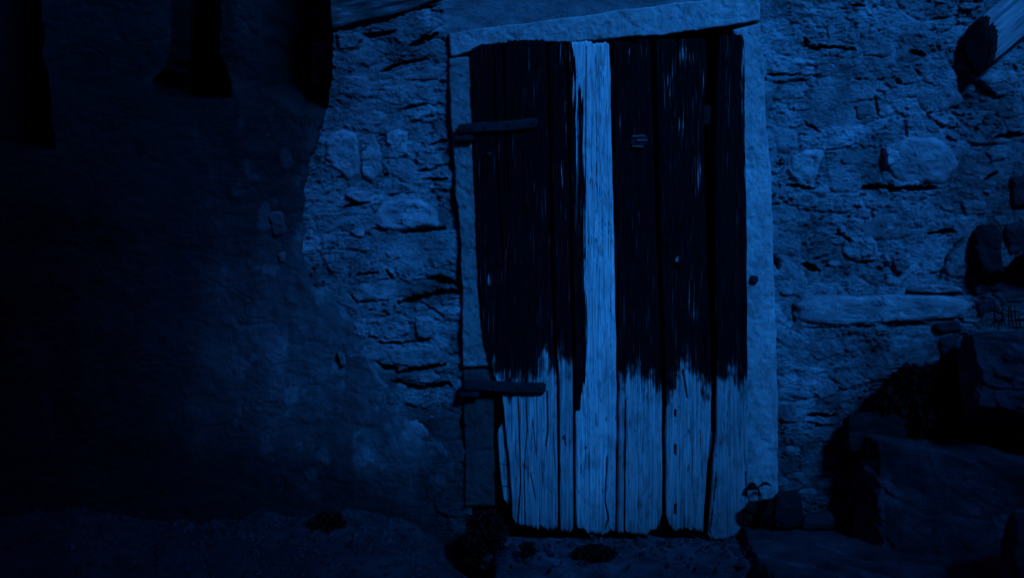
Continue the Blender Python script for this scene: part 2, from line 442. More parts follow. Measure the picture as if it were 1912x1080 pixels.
mesh_obj('plaster', V, F, M['plaster'], wall, tone=T)
def wall_h(px, py):
    i = np.clip(np.searchsorted(xs, float(wx(px))), 0, len(xs) - 1); j = np.clip(np.searchsorted(zs, float(wz(py))), 0, len(zs) - 1)
    return float((low[i - 6:i + 7, j - 6:j + 7] ).mean())

# ------------------------------------------------------------------ single stones set in the wall
def relief_stone(name, poly, H, mat, parent, seed, tone=1.0, tilt=(0, 0), base=None, rough=1.0, rings=22, seg=72, wob=1.0, label=None, back=.03, flat=9):
    poly = np.array(poly, float)
    c = poly.mean(0)
    ang = np.linspace(0, 2 * np.pi, seg, endpoint=False)
    n = len(poly); rad = np.zeros(seg)
    for k, a in enumerate(ang):
        d = np.array([np.cos(a), np.sin(a)]); best = 1
        for i in range(n):
            p, q = poly[i] - c, poly[(i + 1) % n] - c
            e = q - p; det = d[0] * -e[1] + d[1] * e[0]
            if abs(det) < 1e-9: continue
            t = (p[0] * -e[1] + p[1] * e[0]) / det; u = (d[0] * p[1] - d[1] * p[0]) / det
            if t > 0 and -1e-6 <= u <= 1 + 1e-6: best = max(best, t)
        rad[k] = best
    rad = rad * .7 + (np.roll(rad, 1) + np.roll(rad, -1)) * .15
    size = rad.mean()
    ex, ey = np.cos(ang) * rad, np.sin(ang) * rad
    rad = rad * (1 + wob * .15 * fbm((c[0] + ex) / size * 1.6, (c[1] + ey) / size * 1.6, 4, seed))
    rho = np.linspace(0, 1, rings) ** .85
    RH, AN = np.meshgrid(rho, ang, indexing='ij')
    px = c[0] + RH * np.cos(AN) * rad[None]; py = c[1] + RH * np.sin(AN) * rad[None]
    x = wx(px); z = wz(py)
    b0 = wall_h(c[0], c[1]) if base is None else base
    prof = np.sqrt(np.maximum(0, 1 - RH ** flat))
    y = b0 - back + (H + back) * prof
    y = y + prof * (tilt[0] * (px - c[0]) + tilt[1] * (py - c[1])) * S
    m = prof * rough
    w1, w2, wc = worley(x * 16 + seed * .37, z * 20, seed)
    y = y + m * (.006 * fbm(x * 9, z * 12, 3, seed + 1) + .0025 * (wc - .5) - .010 * np.abs(fbm(x * 13 + seed, z * 17, 2, seed + 6)) + .0025 * fbm(x * 60, z * 80, 3, seed + 2)
                 - .006 * (1 - sstep(0, .05, np.abs(fbm(x * 12, z * 20, 3, seed + 3)))))
    Vt = np.stack([x, -y, z], -1).reshape(-1, 3)
    tn = (tone * 1.12 * (1 + .45 * fbm(x * 14, z * 18, 4, seed + 4) - .30 * (1 - sstep(.02, .10, 1 - RH)))).ravel()
    F = []
    for i in range(rings - 1):
        a = i * seg + np.arange(seg); b = i * seg + (np.arange(seg) + 1) % seg
        F.append(np.stack([a, b, b + seg, a + seg], -1))
    F = np.concatenate(F)
    o = mesh_obj(name, Vt, F, mat, parent, tone=np.clip(tn, .1, 2))
    if label: o["label"] = label
    return o

st = lambda poly, H, tone=1.0, tilt=(0, 0), **k: relief_stone('stone', poly, H, k.pop('mat', M['stone']), wall, rnd.randrange(9999), tone, tilt, **k)
# left of the door
st([(700, 176), (716, 160), (742, 158), (770, 163), (768, 186), (742, 199), (718, 196)], .010, 0.88, (0, -.15))
st([(742, 160), (772, 150), (810, 156), (806, 188), (770, 192)], .006, 0.76)
st([(606, 262), (618, 244), (640, 238), (668, 246), (674, 300), (676, 330), (650, 338), (620, 318), (604, 292)], .016, 1.00, (-.1, -.1))
st([(672, 250), (698, 244), (714, 286), (712, 322), (694, 342), (676, 336), (672, 300)], .013, 0.98, (.1, 0))
st([(718, 246), (746, 238), (764, 244), (760, 276), (766, 290), (740, 300), (722, 298)], .018, 1.04, (.15, -.1))
st([(642, 364), (664, 356), (698, 358), (694, 378), (668, 380)], .020, 1.04, (0, -.2), label='small pale flat stone')
st([(686, 418), (704, 380), (738, 366), (790, 372), (818, 394), (830, 424), (780, 426), (748, 434), (716, 432)], .022, 1.10, (.05, -.12), label='broad pale stone with an undercut lower edge')
st([(652, 432), (664, 426), (681, 428), (680, 443), (664, 442)], .016, 1.04)
st([(668, 532), (690, 524), (740, 522), (748, 540), (742, 562), (700, 564), (670, 560)], .012, 0.68)
st([(756, 492), (790, 486), (796, 512), (770, 520), (754, 512)], .010, 0.63)
st([(712, 606), (740, 586), (764, 592), (766, 622), (740, 636), (714, 634)], .010, 0.73)
st([(772, 588), (806, 590), (822, 612), (806, 634), (776, 634)], .010, 0.63)
st([(716, 652), (760, 646), (812, 650), (838, 664), (826, 680), (770, 690), (724, 682)], .016, 0.68, (0, -.2))
st([(776, 700), (810, 694), (826, 706), (806, 718), (780, 716)], .008, 0.55)
st([(632, 100), (668, 92), (676, 66), (704, 72), (730, 76), (724, 110), (690, 128), (650, 124)], .008, 0.55)
st([(628, 64), (672, 58), (682, 70), (660, 92), (630, 92)], .014, 0.51)
st([(690, 50), (736, 42), (740, 56), (690, 64)], .020, 0.51)
st([(722, 138), (760, 122), (800, 118), (830, 126), (824, 148), (780, 150), (730, 152)], .010, 0.61)
st([(632, 140), (690, 138), (700, 160), (660, 182), (630, 176)], .007, 0.59)
st([(640, 200), (690, 196), (730, 214), (742, 232), (690, 236), (640, 232)], .006, 0.67)
st([(772, 292), (820, 284), (832, 306), (800, 318), (776, 316)], .012, 0.71)
st([(716, 470), (744, 466), (752, 480), (730, 488)], .012, 0.92)
st([(628, 660), (642, 655), (646, 680), (634, 678)], .004, 0.37)
st([(660, 604), (680, 606), (686, 634), (668, 634)], .010, 0.73)
st([(700, 348), (740, 338), (790, 342), (800, 358), (750, 362), (706, 366)], .008, 0.61)
# right of the door
st([(1648, 296), (1650, 268), (1690, 256), (1740, 254), (1776, 278), (1790, 310), (1766, 342), (1712, 348), (1664, 336), (1650, 318)], .020, .84, (.02, -.12), label='large proud stone under the beam')
st([(1648, 272), (1682, 282), (1672, 306), (1650, 316)], .030, .9, (-.3, -.1), rings=14, seg=40, flat=8)
st([(1470, 318), (1478, 290), (1510, 276), (1544, 278), (1534, 306), (1524, 340), (1494, 344), (1474, 334)], .018, .98, (.05, -.12))
st([(1482, 566), (1510, 552), (1600, 552), (1700, 548), (1790, 548), (1820, 566), (1806, 590), (1740, 600), (1640, 606), (1540, 610), (1492, 602)], .026, .95, (0, -.18), label='long pale stone laid like a lintel', seg=110)
st([(1684, 544), (1700, 532), (1744, 529), (1790, 534), (1800, 545), (1740, 549)], .032, .85, (0, -.3))
st([(1436, 126), (1470, 124), (1476, 136), (1438, 137)], .014, .72)
st([(1540, 52), (1560, 30), (1584, 20), (1590, 50), (1578, 78), (1546, 84)], .010, .62)
st([(1600, 74), (1650, 72), (1680, 90), (1660, 108), (1610, 104)], .008, .48)
st([(1826, 148), (1856, 128), (1892, 130), (1902, 150), (1884, 176), (1862, 182), (1838, 164)], .022, .75, (0, -.2))
st([(1712, 172), (1742, 156), (1790, 160), (1800, 190), (1760, 214), (1716, 206)], .010, .58)
st([(1838, 282), (1862, 268), (1890, 272), (1880, 296), (1848, 304)], .016, .6)
st([(1594, 196), (1636, 184), (1640, 214), (1600, 220)], .009, .5)
st([(1600, 420), (1650, 404), (1700, 410), (1706, 440), (1650, 452), (1606, 444)], .008, .46)
st([(1792, 374), (1840, 368), (1846, 400), (1800, 404)], .010, .48)
st([(1480, 366), (1520, 358), (1530, 386), (1492, 394)], .008, .52)
st([(1564, 424), (1576, 420), (1580, 434), (1568, 436)], .018, .9, rings=8, seg=24)
st([(1662, 478), (1688, 470), (1700, 496), (1682, 514), (1668, 504)], .020, .56)
st([(1490, 640), (1560, 632), (1580, 660), (1520, 676)], .008, .5)
st([(1540, 700), (1600, 694), (1630, 712), (1580, 730)], .012, .5)
st([(1764, 506), (1776, 470), (1806, 448), (1812, 500), (1800, 520), (1770, 520)], .012, .52)
st([(1640, 662), (1700, 640), (1740, 650), (1720, 690), (1650, 692)], .012, .35)
st([(1808, 440), (1826, 418), (1850, 415), (1864, 434), (1860, 480), (1867, 516), (1816, 515), (1812, 480)], .075, .42, (.12, .1), mat=M['rock'], label='dark upright slab of stone', flat=9, back=.05)
for poly in ([(1810, 528), (1840, 524), (1850, 546), (1820, 552)], [(1816, 560), (1856, 556), (1868, 580), (1826, 590)], [(1740, 604), (1790, 600), (1800, 618), (1750, 622)],
             [(1870, 420), (1900, 410), (1930, 440), (1926, 476), (1880, 480)], [(1880, 330), (1926, 322), (1940, 380), (1890, 392)], [(1752, 630), (1786, 622), (1792, 690), (1760, 700)]):
    st(poly, .02, .8, mat=M['rock'])
# scattered smaller rubble flush with the mortar
placed = []
for k in range(900):
    if len(placed) > 150: break
    px = rnd.uniform(600, 2000); py = rnd.uniform(-60, 930)
    if 820 < px < 1455 or (px > 1780 and py > 480): continue
    if px < edge_x(py) + 25 or (px > 1560 and py > 780) or (840 > px > 620 and py < 20): continue
    r = rnd.uniform(6, 19)
    if any(math.hypot(px - a, py - b) < (r + c) * 1.2 for a, b, c in placed): continue
    placed.append((px, py, r))
    n = rnd.randint(5, 8); poly = []
    for i in range(n):
        a = 2 * math.pi * (i + rnd.uniform(-.3, .3)) / n
        poly.append((px + math.cos(a) * r * rnd.uniform(1.0, 1.6), py + math.sin(a) * r * rnd.uniform(.5, .8)))
    st(poly, rnd.uniform(-.002, .008), rnd.uniform(.42, .68), (rnd.uniform(-.15, .15), rnd.uniform(-.25, .1)), rings=9, seg=28)
# patches of fallen skin on the plaster
for poly, tn in (([(500, 395), (530, 390), (540, 440), (512, 446)], .3), ([(628, 654), (644, 658), (648, 680), (638, 688)], .45), ([(520, 470), (536, 468), (534, 492), (522, 490)], .6)):
    st(poly, .024, tn, rings=10, seg=32)

# old timber at the top left of the wall
def box_curve(name, pts_top, pts_bot, y0, y1, mat, parent, n=60, seed=0, rough=.004):
    """board whose outline runs between two polylines given in wall coordinates"""
    pt = np.array(pts_top, float); pb = np.array(pts_bot, float)
    t = np.linspace(0, 1, n)
    def samp(p):
        L = np.concatenate([[0], np.cumsum(np.hypot(*np.diff(p, axis=0).T))]); L /= L[-1]
        return np.stack([np.interp(t, L, p[:, 0]), np.interp(t, L, p[:, 1])], -1)
    a, b = samp(pt), samp(pb); m = 26
    Vt = []; 
    for j in range(m):
        s = j / (m - 1); q = a * (1 - s) + b * s
        x, z = wx(q[:, 0]), wz(q[:, 1])
        e = min(s, 1 - s); rr = -.010 * (1 - min(1, e / .12)) ** 2
        y = y0 + rr + rough * fbm(t * 3, np.full(n, s * 9), 3, seed) + rough * .8 * noise(t * 3, np.full(n, s * 30), seed + 2)
        Vt.append(np.stack([x, -y, z], -1))
    Vt = [Vt[0] * [1, 0, 1] + [0, y1, 0]] + Vt + [Vt[-1] * [1, 0, 1] + [0, y1, 0]]
    Vt = np.stack(Vt)                          # rows across, columns along
    Vt = np.concatenate([(Vt[:, :1] * [1, 0, 1] + [0, y1, 0]), Vt, (Vt[:, -1:] * [1, 0, 1] + [0, y1, 0])], 1)
    F = grid_faces(Vt.shape[0], Vt.shape[1])
    o = mesh_obj(name, Vt.reshape(-1, 3), F, mat, parent)
    uv = o.data.uv_layers.new(name='UVMap')
    U_ = np.repeat(np.arange(Vt.shape[0])[:, None] / Vt.shape[0], Vt.shape[1], 1).ravel(); W_ = np.tile(np.arange(Vt.shape[1]) / Vt.shape[1], Vt.shape[0])
    li = np.empty(len(o.data.loops), np.int32); o.data.loops.foreach_get('vertex_index', li)
    uv.data.foreach_set('uv', np.stack([W_[li], U_[li]], -1).astype(np.float32).ravel())
    return o
timb = box_curve('timber_lintel', [(612, -90), (760, -70), (880, -60)], [(621, 55), (700, 38), (760, 20), (834, -4)], .016, .05, M['dark_beam'], None, 90, 5, .010)
recentre(timb)
tag(timb, 'old grey timber set slanting in the wall top, left of the stone lintel', 'beam')

# ------------------------------------------------------------------ stone door frame
frame = empty('door_frame', (float(wx(1140)), 0, -.1), 'pale dressed stone frame round the plank door, lintel tilted up to the right', 'door frame')
def slab(name, L, Rr, y0, parent, seed, mat, n=140, m=26, rough=1.0, tone=1.0, depth=.16, horizontal=False, tone_fn=None, round_=.05):
    """dressed stone between two edge polylines; runs along the polylines"""
    L = np.array(L, float); Rr = np.array(Rr, float)
    t = np.linspace(0, 1, n)
    def samp(p):
        d = np.concatenate([[0], np.cumsum(np.hypot(*np.diff(p, axis=0).T))]); d /= d[-1]
        return np.stack([np.interp(t, d, p[:, 0]), np.interp(t, d, p[:, 1])], -1)
    a, b = samp(L), samp(Rr)
    ln = np.hypot(*(b - a).T).mean()
    s = np.linspace(0, 1, m)
    A = a[:, None] * (1 - s[None, :, None]) + b[:, None] * s[None, :, None]
    ed = np.minimum(s, 1 - s)[None]; et = np.minimum(t, 1 - t)[:, None] * (np.hypot(*(a[-1] - a[0])) / ln)
    wob = 2.6 * fbm(A[..., 0] / 40, A[..., 1] / 40, 4, seed)
    if horizontal: A[..., 1] += wob
    else: A[..., 0] += wob
    x, z = wx(A[..., 0]), wz(A[..., 1])
    rr = -.012 * np.clip(1 - ed / round_, 0, 1) ** 2 - .010 * np.clip(1 - et / .10, 0, 1) ** 2
    y = y0 + rr + rough * (.005 * fbm(x * 5, z * 5, 4, seed + 1) + .0022 * fbm(x * 45, z * 45, 3, seed + 2) - .003 * sstep(.25, .5, fbm(x * 28, z * 28, 2, seed + 3)))
    Vt = np.stack([x, -y, z], -1)
    back = lambda q: q * [1, 0, 1] + [0, depth, 0]
    Vt = np.concatenate([back(Vt[:, :1]), Vt, back(Vt[:, -1:])], 1)
    Vt = np.concatenate([back(Vt[:1]), Vt, back(Vt[-1:])], 0)
    tn = tone * (1 + .14 * fbm(Vt[..., 0] * 6, Vt[..., 2] * 6, 3, seed + 5) - .30 * sstep(.12, .5, fbm(Vt[..., 0] * 22, Vt[..., 2] * 16, 4, seed + 6)))
    if tone_fn: tn = tn * tone_fn(PX(Vt[..., 0]), PY(Vt[..., 2]))
    return mesh_obj(name, Vt.reshape(-1, 3), grid_faces(Vt.shape[0], Vt.shape[1]), mat, parent, tone=np.clip(tn, .1, 2))
slab('lintel', [(837, 62), (900, 52), (1000, 41), (1150, 20), (1290, 2), (1418, -9)], [(841, 107), (876, 98), (900, 85), (1060, 79), (1240, 66), (1417, 40)], .030, frame, 301, M['frame'], 240, 26, 1.2, .86, horizontal=True)
slab('jamb', [(1366, 56), (1380, 200), (1384, 600), (1386, 940)], [(1418, 43), (1424, 130), (1428, 230), (1438, 310), (1443, 500), (1447, 620), (1451, 760), (1450, 930)], .028, frame, 311, M['frame'], 400, 26, 1.0, .98,
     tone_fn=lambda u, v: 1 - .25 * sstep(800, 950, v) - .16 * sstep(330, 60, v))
slab('jamb', [(838, 108), (840, 200), (846, 270), (850, 360), (858, 440), (862, 560), (864, 686)], [(900, 104), (900, 300), (908, 500), (914, 600), (922, 684)], .026, frame, 321, M['frame'], 300, 26, 1.4, .55,
     tone_fn=lambda u, v: 1 - .12 * sstep(300, 420, v))
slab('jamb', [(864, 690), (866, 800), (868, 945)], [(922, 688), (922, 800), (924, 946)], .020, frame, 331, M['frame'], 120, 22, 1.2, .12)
# iron pin in the right jamb
def box(name, c, size, mat, parent, rot=(0, 0, 0), bev=.15):
    import bmesh
    from mathutils import Matrix, Euler
    bm = bmesh.new(); bmesh.ops.create_cube(bm, size=1)
    bmesh.ops.scale(bm, vec=size, verts=bm.verts)
    bmesh.ops.bevel(bm, geom=list(bm.edges), offset=min(size) * bev, segments=2, affect='EDGES')
    bmesh.ops.rotate(bm, cent=(0, 0, 0), matrix=Euler(rot).to_matrix(), verts=bm.verts)
    bmesh.ops.translate(bm, vec=Vector(c), verts=bm.verts)
    me = bpy.data.meshes.new(name); bm.to_mesh(me); bm.free(); me.materials.append(mat)
    o = bpy.data.objects.new(name, me); COL.objects.link(o)
    if parent:
        o.parent = parent; o.location = -Vector(parent.location)
        if parent.parent: o.location = (0, 0, 0)
    return o
box('iron_pin', (float(wx(1405)), -.033, float(wz(520))), (.026, .02, .024), M['iron'], frame, (0, .1, 0))

# ------------------------------------------------------------------ plank door
door = empty('plank_door', (float(wx(1130)), 0, 0), 'old wooden plank door with worn black paint and one bare pale board, hung crooked', 'door')
Y0 = .042
def interp(pts, v):
    p = np.array(pts, float); return np.interp(v, p[:, 1], p[:, 0])
def plank(L, Rr, top, bot, seed, bound, y0=Y0, tiltx=0, wear=(), cracks=(), bright=1.0, special=None, thick=.032, name='plank', bare_tone=None, raged=5):
    """L, Rr: left and right edges [(x, y)...]; top, bot: [(s, y)...]; bound: lower limit of the black paint [(s, y)...]"""
    wpx = abs(Rr[0][0] - L[0][0]) ; m = max(10, int(wpx / .8)); n = 330
    s = np.linspace(0, 1, m); t = np.linspace(0, 1, n)
    SS, TT = np.meshgrid(s, t, indexing='ij')
    tp_ = np.interp(s, *np.array(top, float).T)[:, None]; bt = np.interp(s, *np.array(bot, float).T)[:, None]
    tp_ = tp_ + raged * .5 * noise(s[:, None] * wpx / 5, np.zeros((m, 1)), seed + 1) + 5 * (np.maximum(0, 1 - np.minimum(s, 1 - s)[:, None] * wpx / 7)) ** 2
    bt = bt + raged * noise(s[:, None] * wpx / 9, np.ones((m, 1)) * 3.3, seed + 2) + raged * .6 * noise(s[:, None] * wpx / 3, np.ones((m, 1)) * 1.3, seed + 3) - 3 * (np.maximum(0, 1 - np.minimum(s, 1 - s)[:, None] * wpx / 6)) ** 2
    V_ = tp_ * (1 - TT) + bt * TT
    l = interp(L, V_) + 1.2 * noise(V_ / 60, V_ * 0 + seed, seed + 4); r = interp(Rr, V_) + 1.2 * noise(V_ / 60, V_ * 0 + seed, seed + 5)
    U_ = l * (1 - SS) + r * SS
    x, z = wx(U_), wz(V_)
    wq = U_ + 3.0 * noise(U_ / 30, V_ / 160, seed + 6)           # grain wanders slightly
    g = .0016 * fbm(wq / 3.0, V_ / 170, 3, seed + 7) + .0016 * noise(wq / 7.0, V_ / 260, seed + 8)
    cr = np.abs(noise(wq / 9.0, V_ / 420, seed + 9))
    g -= .009 * (1 - sstep(0, .05, cr)) * sstep(-.12, .22, noise(U_ / 30, V_ / 120, seed + 10))
    e = np.minimum(SS, 1 - SS) * wpx
    g -= .008 * np.clip(1 - e / 3.5, 0, 1) ** 2 + .007 * np.clip(1 - np.minimum(V_ - tp_, bt - V_) / 5, 0, 1) ** 2
    for pts, w, d_ in cracks:
        q = np.full(U_.shape, 1e9)
        for i in range(len(pts) - 1): q = np.minimum(q, seg_dist(U_, V_, pts[i], pts[i + 1])[0])
        g -= d_ * (1 - sstep(w * .4, w * 1.1, q + .5 * noise(U_ / 4, V_ / 25, seed + 11)))
    y = y0 + g + tiltx * (SS - .5) + .003 * fbm(x * 2, z * 2, 2, seed + 12)
    # wear: 0 black paint, 1 bare
    B = np.interp(s, *np.array(bound, float).T)[:, None] + 34 * noise(wq / 19.0, V_ / 300, seed + 13) + 13 * noise(wq / 4.2, V_ / 70, seed + 14) + 9 * fbm(U_ / 3.0, V_ / 12, 3, seed + 24) + 26 * fbm(U_ / 14, V_ / 26, 3, seed + 25)
    w = sstep(-48, 26, V_ - B)
    hair = fbm(wq / 2.6, V_ / 70, 3, seed + 15)
    for (cx, cy, rx, ry, k) in wear:
        q = np.exp(-((U_ - cx) / rx) ** 2 - ((V_ - cy) / ry) ** 2) * k
        w = np.maximum(w, sstep(.75, 1.15, q + hair * .55 + .0))
        w = np.maximum(w, .5 * q * sstep(-.1, .4, hair))
    w = np.maximum(w, .27 * sstep(.1, .7, hair + .3 * noise(U_ / 30, V_ / 110, seed + 16)))
    if special is not None: w = special(U_, V_, w, hair, wq)
    tone_ = bright * (1 + .10 * fbm(U_ / 20, V_ / 120, 2, seed + 17))
    kn = fbm(U_ / 9 + 5, V_ / 22, 2, seed + 18) + .25 * noise(U_ / 40, V_ / 90, seed + 19)
    tone_ = tone_ * (1 - .6 * sstep(.66, .8, kn))
    tone_ = tone_ * (1 - .30 * sstep(.1, .5, fbm(wq / 2.0, V_ / 50, 3, seed + 20)) - .25 * sstep(.1, .5, fbm(U_ / 18, V_ / 40, 3, seed + 21))) * np.ones_like(U_)
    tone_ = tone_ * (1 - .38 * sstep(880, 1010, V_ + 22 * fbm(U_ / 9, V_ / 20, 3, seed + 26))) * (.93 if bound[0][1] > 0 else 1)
    if bare_tone is not None: tone_ = tone_ * bare_tone(U_, V_)
    Vt = np.stack([x, -y, z], -1)
    bk = lambda q: q * [1, 0, 1] + [0, -(y0 - thick), 0]
    Vt = np.concatenate([bk(Vt[:1]), Vt, bk(Vt[-1:])], 0); w = np.concatenate([w[:1] * .3, w, w[-1:] * .3], 0); tone_ = np.concatenate([tone_[:1] * .7, tone_, tone_[-1:] * .7], 0)
    Vt = np.concatenate([bk(Vt[:, :1]), Vt, bk(Vt[:, -1:])], 1); w = np.concatenate([w[:, :1], w, w[:, -1:]], 1); tone_ = np.concatenate([tone_[:, :1], tone_, tone_[:, -1:]], 1)
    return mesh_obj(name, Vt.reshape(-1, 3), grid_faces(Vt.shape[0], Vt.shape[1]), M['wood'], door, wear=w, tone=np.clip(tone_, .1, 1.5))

plank([(879, 85), (880, 150), (885, 300), (891, 450), (896, 560), (903, 640), (922, 700), (936, 732), (945, 810), (951, 870), (957, 975)],
      [(1020, 76), (1024, 300), (1028, 500), (1034, 640), (1039, 720), (1041, 985)],
      [(0, 92), (.12, 85), (.28, 84), (.31, 92), (.34, 80), (.44, 80), (.46, 92), (.49, 76), (1, 75)],
      [(0, 970), (.12, 976), (.5, 982), (1, 986)], 11, [(0, 722), (.5, 722), (.72, 712), (.82, 700), (1, 690)], tiltx=.004,
      wear=[(914, 522, 9, 30, 1.0), (922, 590, 5, 50, .55), (985, 110, 16, 30, .45), (900, 590, 8, 90, .8), (945, 700, 22, 30, .8), (925, 560, 14, 60, .7), (985, 430, 14, 60, .65), (895, 130, 10, 50, .6), (900, 330, 10, 70, .5), (980, 700, 26, 20, .7), (1008, 130, 10, 60, .6)],
      cracks=[([(922, 80), (924, 180), (930, 330), (938, 480)], 1.6, .03), ([(940, 78), (942, 200), (950, 360)], 1.6, .03), ([(967, 740), (970, 830), (972, 900), (966, 975)], 1.3, .02),
              ([(981, 742), (984, 790), (978, 880), (980, 976)], 1.0, .015), ([(1021, 730), (1022, 800), (1018, 830)], 2.0, .015), ([(990, 880), (1000, 930)], 1, .01)], bright=.93, thick=.03)
plank([(932, 786), (929, 800), (930, 850), (934, 890), (940, 944)], [(958, 786), (958, 944)], [(0, 800), (.3, 786), (1, 780)], [(0, 930), (.4, 941), (1, 943)], 17, [(0, 600), (1, 600)], y0=.020, bright=.85, thick=.006,
      cracks=[([(926, 866), (960, 867)], 1.0, .01), ([(926, 907), (960, 908)], 1.0, .012)])
plank([(1023, 80), (1028, 300), (1032, 500), (1038, 640), (1043, 720), (1045, 990)], [(1057, 80), (1062, 400), (1068, 700), (1070, 990)],
      [(0, 84), (.5, 79), (1, 82)], [(0, 988), (1, 989)], 21, [(0, 690), (.5, 672), (1, 685)], y0=Y0 - .004,
      wear=[(1046, 108, 16, 44, .95), (1054, 220, 7, 120, .85), (1048, 330, 12, 90, .75), (1045, 640, 12, 60, .8), (1045, 480, 10, 120, .5)], bright=.86, cracks=[([(1053, 812), (1055, 830)], 2, .01)])
def p3(U_, V_, w, hair, wq):
    xl = np.interp(V_, [70, 130, 200, 480, 640, 700, 760, 790], [1063, 1076, 1088, 1091, 1094, 1092, 1080, 1060]) + 4.0 * noise(wq / 2.4, V_ / 80, 5)
    a = sstep(-1.5, 1.5, U_ - xl)
    st_ = sstep(.10, .45, hair) * np.interp(V_, [70, 200, 300, 700, 760], [.95, .65, .25, .3, .6])
    st_ = np.maximum(st_, sstep(2.2, .8, np.abs(U_ - 1076 - 3 * noise(V_ / 50, V_ * 0, 9))) * np.interp(V_, [70, 300, 420, 500], [.85, .7, .3, 0]))
    return np.maximum(a, st_)
plank([(1061, 78), (1066, 400), (1072, 700), (1074, 1000)], [(1137, 78), (1139, 200), (1143, 350), (1147, 540), (1150, 720), (1147, 1000)],
      [(0, 80), (.5, 77), (.6, 82), (1, 79)], [(0, 985), (.35, 990), (.6, 996), (1, 988)], 31, [(0, -300), (1, -300)], special=p3,
      cracks=[([(1132, 850), (1128, 930), (1134, 965), (1128, 985)], 1.5, .02), ([(1093, 90), (1092, 300), (1090, 480)], 1.2, .01), ([(1110, 100), (1114, 400)], .8, .006)], bright=1.24,
      bare_tone=lambda u, v: 1 - .06 * sstep(500, 900, v))
plank([(1139, 76), (1143, 300), (1149, 560), (1153, 720), (1150, 990)], [(1212, 74), (1222, 400), (1230, 600), (1234, 750), (1235, 990)],
      [(0, 79), (.35, 78), (.55, 84), (.62, 84), (.7, 74), (.92, 73), (1, 78)], [(0, 992), (.6, 996), (.85, 984), (1, 962)], 41, [(0, 738), (.12, 716), (.35, 700), (.6, 716), (1, 735)],
      wear=[(1172, 90, 22, 26, .75), (1153, 225, 6, 24, .8), (1142, 280, 5, 30, .75), (1176, 470, 18, 60, .55), (1155, 560, 8, 60, .6), (1190, 95, 26, 20, .7), (1205, 470, 10, 60, .6), (1165, 700, 30, 18, .6), (1190, 262, 26, 12, .8)],
      cracks=[([(1166, 745), (1164, 990)], 1.6, .035), ([(1143, 80), (1147, 500)], 1, .01)], bright=.92)
plank([(1220, 72), (1229, 400), (1236, 600), (1240, 750), (1240, 1000)], [(1318, 72), (1313, 200), (1312, 300), (1318, 500), (1324, 640), (1326, 720), (1324, 800), (1318, 860), (1309, 1000)],
      [(0, 80), (.12, 72), (.4, 75), (.43, 82), (.46, 74), (.95, 71), (1, 80)], [(0, 960), (.2, 990), (.5, 986), (.75, 984), (1, 994)], 51, [(0, 750), (.3, 700), (.5, 690), (.75, 728), (1, 712)],
      wear=[(1280, 105, 34, 36, .82), (1292, 185, 14, 70, .7), (1312, 150, 5, 70, .95), (1305, 230, 6, 60, .6), (1262, 486, 4, 16, 1.4), (1285, 430, 18, 80, .55), (1272, 650, 30, 70, .65), (1245, 150, 22, 90, .8), (1270, 240, 30, 80, .75), (1300, 330, 16, 90, .7), (1290, 560, 24, 90, .7), (1255, 690, 16, 40, .8)],
      cracks=[([(1264, 76), (1262, 130)], 1.5, .012), ([(1261, 492), (1262, 500)], 4, .03), ([(1272, 690), (1280, 740)], 2.5, .012), ([(1258, 830), (1258, 845)], 3, .02), ([(1258, 765), (1258, 775)], 2.5, .02), ([(1258, 940), (1258, 955)], 3, .02)], bright=.86)
plank([(1337, 66), (1333, 200), (1330, 400), (1332, 560), (1334, 700), (1333, 800), (1327, 870), (1318, 1010)], [(1387, 66), (1388, 250), (1391, 400), (1393, 690), (1393, 990)],
      [(0, 72), (.15, 66), (.9, 65), (1, 76)], [(0, 1002), (.2, 1006), (.7, 996), (1, 972)], 61, [(0, 700), (.4, 712), (1, 722)],
      wear=[(1383, 150, 6, 110, 1.0), (1356, 90, 12, 26, .75), (1350, 290, 12, 20, .6), (1372, 640, 14, 60, .6), (1352, 600, 8, 100, .5), (1388, 330, 4, 160, .9), (1360, 180, 16, 70, .75), (1375, 450, 14, 110, .65), (1362, 680, 26, 36, .8), (1345, 500, 6, 120, .6)],
      cracks=[([(1334, 880), (1328, 940), (1322, 990)], 1.4, .02), ([(1389, 880), (1390, 905)], 1.6, .02)], bright=.74, tiltx=-.004)
# back ledges (cross battens) behind the planks, one shows in the gap at the top right
box('batten', (float(wx(1130)), -.004, float(wz(215))), (.90, .022, .07), M['void'], door)  # coloured black so the gap at the top right stays dark
box('batten', (float(wx(1150)), -.004, float(wz(830))), (.78, .022, .10), M['shutter'], door)

